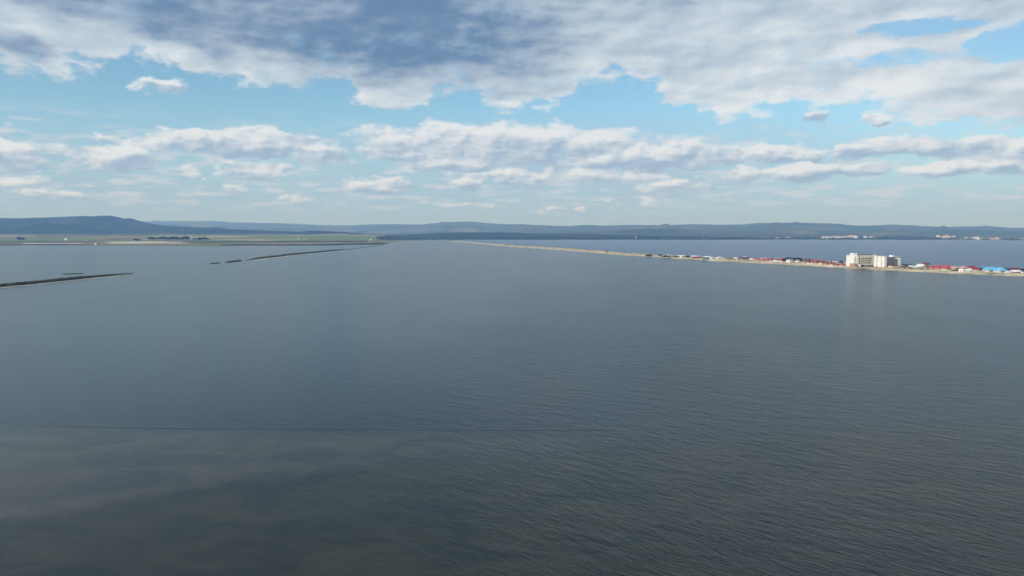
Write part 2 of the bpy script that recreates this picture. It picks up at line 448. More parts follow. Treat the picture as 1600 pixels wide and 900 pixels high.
# ------------------------------------------------------------------ haze
hz = bmesh.new(); bmesh.ops.create_cube(hz, size=1.0)
me = bpy.data.meshes.new('haze'); hz.to_mesh(me); hz.free()
HTOP = 480.0
mh = bpy.data.materials.new('haze'); mh.use_nodes = True; nt = mh.node_tree; nt.nodes.clear()
vol = nt.nodes.new('ShaderNodeVolumePrincipled'); vol.inputs['Density'].default_value = 7.6e-5
vol.inputs['Color'].default_value = (.23, .48, 1.0, 1); vol.inputs['Absorption Color'].default_value = (1, 1, 1, 1); vol.inputs['Anisotropy'].default_value = 0.0
out = nt.nodes.new('ShaderNodeOutputMaterial'); nt.links.new(vol.outputs[0], out.inputs['Volume'])
hzo = link('haze', me, mh)
hzo.scale = (56000, 31500, HTOP + 5); hzo.location = (0, 9250, (HTOP - 5) / 2)
tag(hzo, 'thin pale haze over the whole bay', kind='stuff')

# ------------------------------------------------------------------ materials of the things
SAND = land_mat('sand', ((.15, .15, .07), (.42, .36, .25), (.66, .58, .42)), .028, (1, 1), .95)
M_BANK = land_mat('bank_grass', ((.020, .028, .014), (.045, .050, .022), (.10, .095, .045)), .05)
M_REED = plain('reed', (.05, .055, .025), .8, .4, .4)
M_PALE = plain('pale_mud', (.36, .34, .28), .9, .25, .01)
M_LEAF = plain('leaf', (.024, .040, .019), .7, .4, .6)
M_TRUNK = plain('bark', (.09, .07, .05), .9, .2)
M_ROPE = plain('wet_rope', (.02, .02, .018), .6, .2)
PAL = {k: plain(k + '_paint', v, .7, .10, .6) for k, v in dict(
    white=(.74, .73, .70), cream=(.68, .62, .48), pink=(.72, .52, .46), peach=(.70, .52, .38), beige=(.48, .42, .33), grey=(.32, .32, .31), brown=(.20, .14, .11),
    pale_green=(.50, .60, .50), dark=(.06, .065, .07), concrete=(.38, .36, .33), brick=(.42, .22, .17)).items()}
ROOF = {k: plain(k + '_roofing', v, .6, .16, .9) for k, v in dict(
    red=(.37, .075, .07), maroon=(.20, .035, .055), rust=(.28, .085, .055), pink=(.56, .30, .29), blue=(.055, .26, .55), light_blue=(.16, .44, .66), navy=(.03, .09, .20),
    white=(.76, .77, .78), grey=(.30, .31, .33), dark=(.055, .06, .07), brown=(.15, .085, .065), green=(.10, .20, .19), purple=(.10, .05, .09)).items()}
M_GLASS = plain('window_glass', (.035, .045, .06), .15, .1, 1, .6)
M_FRAME = PAL['white']
M_DOOR = plain('door_wood', (.13, .08, .05), .6, .2)
M_STEEL = plain('galvanised_steel', (.45, .46, .47), .5, .1)

def box(v, f, x0, x1, y0, y1, z0, z1):
    i = len(v)
    v += [(x0, y0, z0), (x1, y0, z0), (x1, y1, z0), (x0, y1, z0), (x0, y0, z1), (x1, y0, z1), (x1, y1, z1), (x0, y1, z1)]
    f += [(i, i + 3, i + 2, i + 1), (i + 4, i + 5, i + 6, i + 7), (i, i + 1, i + 5, i + 4), (i + 1, i + 2, i + 6, i + 5), (i + 2, i + 3, i + 7, i + 6), (i + 3, i, i + 4, i + 7)]
def boxes(name, bl, mat, parent):
    v, f = [], []
    for b in bl: box(v, f, *b)
    return link(name, mesh(name, v, f), mat, parent)

# ------------------------------------------------------------------ the sand spit
cols, rows = 520, 11
verts = []
def spit_z(t): return 2.0 * min(1, 4.2 * t) * min(1, 3.0 * (1 - t)) 
for r in range(rows):
    t = r / (rows - 1)
    for c in range(cols):
        x = 705 + (2600 - 705) * (c / (cols - 1)) ** 1.25
        a, b = at(x, interp(NEAR, x) + .35 * fb(x * .06, 1.0) + .3 * fb(x * .5, 5.0)), at(x, interp(FAR, x))
        p = a.lerp(b, t)
        z = spit_z(t) * (1 + .35 * fb(p.x * .01, p.y * .01, 3)) if 0 < r < rows - 1 else -.8
        k = min(1, (x - 705) / 30); verts.append((p.x, p.y, z * k if z > 0 else z))
tag(link('sand_spit', mesh('sand_spit', verts, grid_faces(rows, cols), True), SAND), 'long thin sandy spit between the lagoon and the bay', kind='structure')

from mathutils.bvhtree import BVHTree
bpy.context.view_layer.update()
dg = bpy.context.evaluated_depsgraph_get()
bv = []
for nm in ('coastal_plain', 'foothills', 'far_hills', 'hill'):
    bv.append(BVHTree.FromObject(bpy.data.objects[nm], dg))
def hit(x, y):
    d_ = pix_dir(x, y).normalized(); best = None
    for b_ in bv:
        loc, nn, idx, dist_ = b_.ray_cast(Vector((0, 0, H)), d_)
        if loc is not None and (best is None or dist_ < best[1]): best = (loc, dist_)
    return best[0] if best else None
vv, ff = [], []
rs = random.Random(11)
for i in range(9000):
    x = 720 + 900 * rs.random() ** 1.2
    t = rs.uniform(.25, .95)
    a, b = at(x, interp(NEAR, x)), at(x, interp(FAR, x)); p = a.lerp(b, t)
    if fb(p.x * .012, p.y * .012, 8.8) < .02: continue
    z = spit_z(t) - .15; s = rs.uniform(.5, 1.5); an = rs.uniform(0, math.pi); c, sn = math.cos(an) * s, math.sin(an) * s; h = rs.uniform(.5, 1.3); k = len(vv)
    vv += [(p.x - c, p.y - sn, z), (p.x + c, p.y + sn, z), (p.x + c * .7, p.y + sn * .7 + .2, z + h), (p.x - c * .5, p.y - sn * .5 - .3, z + h * .8)]
    ff.append((k, k + 1, k + 2, k + 3))
tag(link('dune_scrub', mesh('dune_scrub', vv, ff), plain('dune_scrub', (.075, .085, .035), .9, .4, .2)), 'low green scrub and dune grass scattered along the sand spit', kind='stuff')

# ------------------------------------------------------------------ banks and strips on the left
def plain_hit(x, y):
    loc, nn, idx, dist_ = bv[0].ray_cast(Vector((0, 0, H)), pix_dir(x, y).normalized())
    return loc
def bank(name, px, w, h, mat, label, ground=False, seed=0.0, n=90, taper=.12):
    verts = []; prof = [(-.5, 0), (-.36, .55), (-.2, .9), (0, 1), (.22, .85), (.38, .5), (.5, 0)]
    pts = []
    for i in range(n):
        t = i / (n - 1); x = px[0][0] + (px[-1][0] - px[0][0]) * t
        p = at(x, interp(px, x))
        pts.append((p, t))
    for i, (p, t) in enumerate(pts):
        q = pts[min(n - 1, i + 1)][0] - pts[max(0, i - 1)][0]; q.z = 0; q.normalize()
        nrm = Vector((-q.y, q.x, 0))
        k = min(1, t / taper + .12, (1 - t) / taper + .12)
        ww = w * (k * .7 + .3) * (1 + .35 * fb(i * .35, seed)); hh = h * k * (1 + .5 * fb(i * .6, seed + 5))
        off = w * .25 * fb(i * .12, seed + 9)
        for a, b in prof:
            r = p + nrm * (a * ww + off); verts.append((r.x, r.y, r.z + (b * hh * (1 + .3 * fb(i * 1.7, a * 9, seed)) if b > 0 else -.4)))
    m = len(prof)
    return tag(link(name, mesh(name, verts, grid_faces(n, m), True), mat), label, kind='structure')
def reeds(px, w, h, count, label, z=.8):
    v, f = [], []
    for i in range(count):
        t = rnd.random(); x = px[0][0] + (px[-1][0] - px[0][0]) * t
        p = at(x, interp(px, x)); p.x += rnd.uniform(-w, w) * .4; p.y += rnd.uniform(-w, w) * .4
        a = rnd.uniform(0, math.pi); hh = h * rnd.uniform(.4, 1.1) * min(1, .3 + 5 * t * (1 - t)); s = hh * rnd.uniform(.25, .55)
        c, sn = math.cos(a) * s, math.sin(a) * s; k = len(v); lx = rnd.uniform(-.3, .3) * hh
        v += [(p.x - c, p.y - sn, z * .3), (p.x + c, p.y + sn, z * .3), (p.x + c * .5 + lx, p.y + sn * .5, z + hh * .8), (p.x + lx, p.y, z + hh), (p.x - c * .5 + lx, p.y - sn * .5, z + hh * .7)]
        f.append((k, k + 1, k + 2, k + 3, k + 4))
    return tag(link('reeds', mesh('reeds', v, f), M_REED), label, kind='stuff')
B1 = [(-260, 463), (-60, 451.5), (0, 448), (60, 442.3), (120, 435.8), (170, 431), (206, 427.8)]
bank('earth_bank', B1, 11, 2.5, M_BANK, 'long overgrown bank running in from the left edge of the lagoon', seed=1)
reeds(B1, 8, 2.3, 3400, 'dark reeds and grass covering the nearest long bank')
bank('mud_flat', [(-200, 461), (0, 449.6), (60, 443.8), (120, 437.4), (170, 432.4), (200, 428.8), (217, 427.2)], 9, .22, M_PALE, 'narrow pale margin along the foot of the nearest bank', seed=2)
bank('earth_bank', [(96, 428.6), (108, 428.2), (131, 427.6)], 6, .9, M_BANK, 'short thin dark islet just behind the nearest bank', seed=3)
bank('earth_bank', [(328, 412.2), (337, 411.6), (345, 411.2)], 6, 1.3, M_BANK, 'tiniest dark islet left of the two middle banks', seed=4)
bank('earth_bank', [(354, 410.2), (366, 408.8), (377, 407.4)], 8, 2.0, M_BANK, 'short dark islet between the tiny one and the long middle bank', seed=5)
B2 = [(386, 406.8), (420, 402.3), (460, 397.5), (490, 395), (520, 392), (546, 389.6)]
bank('earth_bank', B2, 14, 3.4, M_BANK, 'long dark bank reaching back towards the flat shore', seed=6)
reeds(B2, 8, 2.0, 1600, 'dark reeds on the long middle bank')
bank('mud_flat', [(386, 407.8), (420, 403.5), (460, 398.8), (490, 396.2), (546, 390.4)], 14, .22, M_PALE, 'thin pale margin beside the long middle bank', seed=7)
bank('earth_bank', [(545, 389.6), (575, 385.9), (604, 382.3)], 12, 1.1, M_BANK, 'faint far end of the middle bank near the flat shore', seed=8)
def strip(name, rowsx, mat, label, dz=.7, n=60):
    """rowsx: (x, far row, near row) samples; a thin slab draped on the plain"""
    verts = []
    f0 = [(a, b) for a, b, c in rowsx]; f1 = [(a, c) for a, b, c in rowsx]
    x0, x1 = rowsx[0][0], rowsx[-1][0]
    for k in range(5):
        for i in range(n):
            x = x0 + (x1 - x0) * i / (n - 1)
            e = min(1, i / 6, (n - 1 - i) / 6)
            ya, yb = interp(f0, x), interp(f1, x); m = (ya + yb) / 2; hf = (yb - ya) / 2 * (e * .8 + .2) * (1 + .25 * fb(x * .07, k))
            y = m + hf * (-1 + 2 * k / 4)
            p = plain_hit(x, y) or at(x, y, .9)
            verts.append((p.x, p.y, p.z + dz * (0.3 if k in (0, 4) else 1)))
    return tag(link(name, mesh(name, verts, grid_faces(5, n), True), mat), label, kind='structure')
M_SALT = plain('salt_mud', (.40, .37, .30), .9, .25, .004)
M_GREEN = plain('spring_crop', (.24, .27, .12), .9, .2, .003)
M_DARKG = plain('scrub', (.035, .045, .03), .9, .35, .01)
strip('salt_pan', [(34, 379.6, 381.3), (80, 379.5, 381.2), (132, 379.4, 381.6)], M_SALT, 'pale salt pan on the flat shore at far left')
strip('salt_pan', [(163, 377.4, 380.6), (200, 377.2, 380.8), (250, 377.4, 380.4), (297, 379.0, 380.8)], M_SALT, 'longer pale salt pan on the flat shore')
strip('scrub_strip', [(-200, 383.4, 384.6), (0, 382.4, 383.6), (60, 382.2, 382.9), (134, 382.2, 383.0)], M_DARKG, 'dark scrub line in front of the left salt pan', 4.4)
strip('scrub_strip', [(285, 377.9, 378.7), (420, 377.9, 378.6), (575, 377.0, 377.7)], M_DARKG, 'dark scrub line across the flat shore', 4.8)
strip('scrub_strip', [(345, 382.6, 383.7), (440, 382.6, 383.7), (520, 382.0, 383.0), (606, 380.9, 381.5)], M_DARKG, 'dark vegetated water edge of the flat shore', 5.2)
strip('scrub_strip', [(-300, 377.6, 378.4), (0, 378.0, 378.8), (60, 378.0, 378.6), (150, 378.0, 378.6)], M_DARKG, 'dark hedge line at far left behind the salt pan', 4.0)
strip('scrub_strip', [(60, 367.6, 368.3), (150, 367.4, 368.2), (250, 367.2, 367.9)], M_DARKG, 'distant dark hedge line under the hill', 5.0)
strip('crop_field', [(-200, 368.6, 370.5), (0, 368.8, 370.4), (60, 369.2, 370.0)], M_GREEN, 'pale green crop field at far left', 1.0)
strip('crop_field', [(170, 368.8, 369.8), (240, 368.6, 370.2), (330, 368.8, 371.2), (405, 369.4, 370.8)], M_GREEN, 'pale green crop field behind the tree line', 1.0)
strip('crop_field', [(330, 373.8, 375.2), (400, 373.8, 375.6), (480, 374.2, 375.2)], M_GREEN, 'narrow green crop field right of the tree line', 1.0)
# ------------------------------------------------------------------ trees
def tree_meshes(seed, w, h):
    r = random.Random(seed)
    v, f = [], []
    clumps = [(r.uniform(-.36, .36), r.uniform(-.36, .36), r.uniform(.34, .86), r.uniform(.16, .28)) for _ in range(11)]
    for cx, cy, cz, cr in clumps:
        for _ in range(46):
            d = Vector((r.gauss(0, 1), r.gauss(0, 1), r.gauss(0, 1))).normalized() * cr * r.uniform(.6, 1.05)
            p = Vector(((cx + d.x) * w, (cy + d.y) * w, (cz + d.z * .75) * h))
            s = w * r.uniform(.06, .12); a = Vector((r.gauss(0, 1), r.gauss(0, 1), r.gauss(0, .7))).normalized() * s
            b = a.cross(Vector((r.gauss(0, 1), r.gauss(0, 1), r.gauss(0, 1))).normalized()) 
            k = len(v); v += [tuple(p - a), tuple(p - b), tuple(p + a), tuple(p + b)]; f.append((k, k + 1, k + 2, k + 3))
    crown = mesh('crown', v, f)
    v, f = [], []
    def limb(p0, p1, r0, r1):
        ax = (p1 - p0).normalized(); s = ax.orthogonal().normalized(); t = ax.cross(s); k = len(v)
        for p, rr in ((p0, r0), (p1, r1)):
            for i in range(6):
                a = i * math.pi / 3; v.append(tuple(p + (s * math.cos(a) + t * math.sin(a)) * rr))
        for i in range(6): f.append((k + i, k + (i + 1) % 6, k + 6 + (i + 1) % 6, k + 6 + i))
    limb(Vector((0, 0, -.3)), Vector((0, 0, h * .5)), w * .035, w * .02)
    for cx, cy, cz, cr in clumps[:6]: limb(Vector((0, 0, h * .3)), Vector((cx * w, cy * w, cz * h)), w * .018, w * .006)
    return crown, mesh('trunk', v, f)
TM = [tree_meshes(s, 1.0, 1.0) for s in range(5)]
def tree(x, yb, wpx, hpx, name, label, group, z=None):
    p = at(x, yb, 1.3)
    if z is not None: p = plain_hit(x, yb)
    s = p.y / F
    o = link(name, None); o.location = p; o.rotation_euler.z = rnd.uniform(0, 6)
    o.scale = (wpx * s * 1.25, wpx * s * 1.25, hpx * s * 1.25)
    tag(o, label, 'bush' if name == 'bush' else 'tree', group)
    cr, tr = TM[rnd.randrange(5)]
    link('crown', cr, M_LEAF, o); link('trunk', tr, M_TRUNK, o)
    return o
for i, (x, yb, w, h, lab) in enumerate([
    (28.5, 375.6, 4.0, 4.5, 'dark bushy tree, left one of the far left clump'), (32.5, 376.0, 4.5, 4.8, 'dark bushy tree, middle one of the far left clump'), (36.8, 375.8, 4.0, 4.0, 'dark bushy tree, right one of the far left clump'),
    (211, 376.6, 5, 3.0, 'low dark tree standing alone left of the long tree row'), (217, 376.6, 4, 2.4, 'small dark tree close right of the lone low tree')]):
    tree(x, yb, w, h, 'tree', lab, 'trees on the flat left shore', z=1)
for i, x in enumerate([233, 236.5, 240, 243, 248, 251.5, 255, 258.5, 262, 266, 269.5, 273, 276.5, 280, 283.5, 287, 291, 294.5, 304, 309, 314, 318.5, 322.5]):
    tree(x, 375.2 + .2 * math.sin(i), 5.2 + .8 * math.sin(i * 2.1), 4.0 + .9 * math.sin(i * 1.3) - (.9 if x > 300 else 0), 'row_tree', ('dark rounded tree in the leftmost clump of the long row' if x < 245 else 'dark rounded tree in the second clump of the long row' if x < 264 else 'dark rounded tree in the third clump of the long row, left of the thin mast') if x < 300 else 'lower dark tree at the right end of the long row', 'tree row on the flat left shore', z=1)
BUSH = [(1011, 400.6, 5, 2.2, 'leftmost dark bush on the bare sandy stretch of the spit'), (1016, 400.4, 6, 2.6, 'second dark bush on the bare sandy stretch of the spit'), (1032.5, 400.9, 5, 2.8, 'dark bush at the left end of the long pale roofs'),
        (1038, 402.6, 4.4, 3.2, 'rounded bush on the beach below the first pale roof'), (1042, 402.4, 5, 3.0, 'larger bush beside the rounded one below the first pale roof'), (1046, 402, 4, 2.4, 'smallest bush of the three below the first pale roof'),
        (1054.5, 402, 5, 1.8, 'low bush below the gap between the first two pale roofs'), (1059, 402.2, 4, 1.8, 'low bush just right of the gap of the first pale roofs'), (1075.5, 402.6, 5, 2.6, 'bush between the second and third pale roofs'),
        (1226, 410, 5, 5.2, 'dark tree left of the white two storey house'), (1228.5, 409.4, 4, 5.6, 'taller dark tree touching the left wall of the white two storey house'), (1232, 408.6, 7, 5.2, 'broad dark tree rising behind the white two storey house'), (1237, 408.8, 6, 5.4, 'dark tree behind the right end of the white two storey house'),
        (1240.8, 410.3, 4, 6, 'dark tree between the white two storey house and the grey roofed one'), (1246.5, 408.3, 7, 4.6, 'wide dark tree behind the grey roofed white house'), (1251, 410.3, 3.6, 6, 'narrow dark tree right of the grey roofed white house'), (1314, 412.6, 5, 4.2, 'dark tree poking over the maroon cottage left of the hotel'),
        (1341, 417.8, 3.0, 2.3, 'small dark bush at the foot of the hotel, left of its pair'), (1347, 417.9, 3.6, 3.6, 'dark pointed bush at the foot of the hotel, right of its pair'), (1335.5, 416.6, 2.6, 2.6, 'round bush at the corner of the brick annex'),
        (1416, 416.4, 4, 2.2, 'dark bush among the sheds right of the hotel'), (1447, 418.6, 6, 3.0, 'grey green tree behind the first red cottage'), (1495, 424.6, 5, 2.4, 'olive bush left of the bright white cottage'), (1490, 424.0, 5, 1.8, 'low olive bush below the first pink roof'), (1597.5, 424.6, 5, 4, 'dark green tree at the right edge of the row'),
        (1300, 412.9, 4, 3.5, 'dark bush behind the pink cottage'), (793, 384.2, 3.5, 1.4, 'tiny dark bush on the far thin part of the spit'), (948, 393.8, 5, 1.9, 'dark low bush alone on the pale sand far from the houses')]
for (x, yb, w, h, lab) in BUSH:
    tree(x, yb, w, h, 'tree' if h > 3.5 else 'bush', lab, 'bushes and trees on the spit')

# ------------------------------------------------------------------ houses on the spit
PX_, PY_ = Vector((.924, .383, 0)), Vector((-.383, .924, 0))      # seaward, and away along the shore
YAW = math.atan2(.383, .924)
def gable(a, b, h, e, along_x, th=.25):
    """gable roof as a closed prism with eaves; half sizes a, b"""
    A, B = a + e, b + e
    if along_x: pr = [(-A, -B, 0), (-A, B, 0), (-A, 0, h), (A, -B, 0), (A, B, 0), (A, 0, h)]
    else: pr = [(B * 0 - A, -B, 0), (A, -B, 0), (0, -B, h), (-A, B, 0), (A, B, 0), (0, B, h)]
    low = [(x, y, z - th) for x, y, z in pr if z == 0]
    v = pr + low
    if along_x: f = [(0, 3, 5, 2), (1, 2, 5, 4), (0, 2, 1), (3, 4, 5), (6, 7, 9, 8), (0, 1, 7, 6), (1, 4, 9, 7), (4, 3, 8, 9), (3, 0, 6, 8)]
    else: f = [(0, 2, 5, 3), (1, 4, 5, 2), (0, 1, 2), (3, 5, 4), (6, 8, 9, 7), (0, 3, 8, 6), (3, 4, 9, 8), (4, 1, 7, 9), (1, 0, 6, 7)]
    return v, f
def hip(a, b, h, e, th=.25):
    A, B = a + e, b + e; r = max(0.2, abs(A - B))
    rx, ry = (r, .0) if A > B else (.0, r)
    v = [(-A, -B, 0), (A, -B, 0), (A, B, 0), (-A, B, 0), (-rx, -ry, h), (rx, ry, h), (-A, -B, -th), (A, -B, -th), (A, B, -th), (-A, B, -th)]
    if A > B: f = [(0, 1, 5, 4), (1, 2, 5), (2, 3, 4, 5), (3, 0, 4)]
    else: f = [(0, 1, 4), (1, 2, 5, 4), (2, 3, 5), (3, 0, 4, 5)]
    f += [(6, 9, 8, 7), (0, 6, 7, 1), (1, 7, 8, 2), (2, 8, 9, 3), (3, 9, 6, 0)]
    return v, f
def vault(a, b, h, e, along_x, th=.2, n=8):
    A, B = a + e, b + e; v, f = [], []
    for s in (-1, 1):
        for i in range(n + 1):
            t = math.pi * i / n
            v.append((s * A, -math.cos(t) * B, math.sin(t) * h) if along_x else (math.cos(t) * A * -1, s * B, math.sin(t) * h))
    for i in range(n): f.append((i, i + 1, n + 2 + i, n + 1 + i))
    f += [tuple(range(n + 1)), tuple(range(2 * n + 1, n, -1)), (0, n + 1, 2 * n + 1, n)]
    return v, f
def house(x0, x1, yb, wh, rh, wall, roof, kind, label, name='house', cat='house', group='houses along the sand spit', zg=1.3, asp=1.0, storeys=1):
    xc = (x0 + x1) / 2
    p = at(xc, yb, zg); s = p.y / F
    vd = Vector((p.x, p.y, 0)).normalized()
    c1, c2 = abs(PX_.dot(vd)), abs(PY_.dot(vd))
    w = (x1 - x0) * s * .97
    a = w / (c2 + c1 * asp); b = a * asp                      # a seaward, b along the shore
    depth = (a * c1 + b * c2) / 2
    ctr = p + vd * depth; ctr.z = zg
    o = link(name, None); o.location = ctr; o.rotation_euler.z = YAW + rnd.uniform(-.06, .06)
    tag(o, label, cat, group)
    ha, hb = a / 2, b / 2; Hh = wh * s; Rh = rh * s; e = min(.7, a * .06)
    boxes('wall', [(-ha, ha, -hb, hb, -.8, Hh)], PAL[wall], o)
    if kind == 'gx': v, f = gable(ha, hb, Rh, e, True)
    elif kind == 'gy': v, f = gable(ha, hb, Rh, e, False)
    elif kind == 'hip': v, f = hip(ha, hb, Rh, e)
    elif kind == 'vault': v, f = vault(ha, hb, Rh, e, True)
    else: v, f = [], []; box(v, f, -ha - e, ha + e, -hb - e, hb + e, 0, max(.3, Rh))
    v = [(x, y, z + Hh + (.25 if kind in ('gx', 'gy', 'hip') else .003)) for x, y, z in v]
    link('roof', mesh('roof', v, f), ROOF[roof], o)
    rng = random.Random(int(x0 * 7))
    if kind in ('hip', 'gx', 'gy') and x1 - x0 > 7 and rng.random() < .6:
        rf = [c for c in o.children if c.name.startswith('roof')][0]
        cx, cy = ha * .4, hb * .35
        boxes('chimney', [(cx - .4, cx + .4, cy - .4, cy + .4, Hh + .3, Hh + Rh + .9)], PAL['beige'], rf)
    if Hh < 1.6: return o
    fl = Hh / storeys
    for k in range(storeys):
        zb, zt = k * fl + fl * .32, k * fl + fl * .74
        nX = max(1, min(4, int(b / 3.6))); nY = max(1, min(4, int(a / 3.6)))
        for i in range(nX):
            y = -hb + b * (i + .5) / nX
            if k == 0 and i == nX // 2:
                dr = boxes('door', [(-ha - .06, -ha + .02, y - .5, y + .5, 0, min(2.1, Hh * .8))], M_DOOR, o); continue
            fr = boxes('window', [(-ha - .05, -ha + .02, y - .75, y + .75, zb, zt)], M_FRAME, o)
            boxes('pane', [(-ha - .08, -ha - .03, y - .62, y + .62, zb + .1, zt - .1)], M_GLASS, fr)
        for i in range(nY):
            x = -ha + a * (i + .5) / nY
            fr = boxes('window', [(x - .75, x + .75, -hb - .05, -hb + .02, zb, zt)], M_FRAME, o)
            boxes('pane', [(x - .62, x + .62, -hb - .08, -hb - .03, zb + .1, zt - .1)], M_GLASS, fr)
    return o

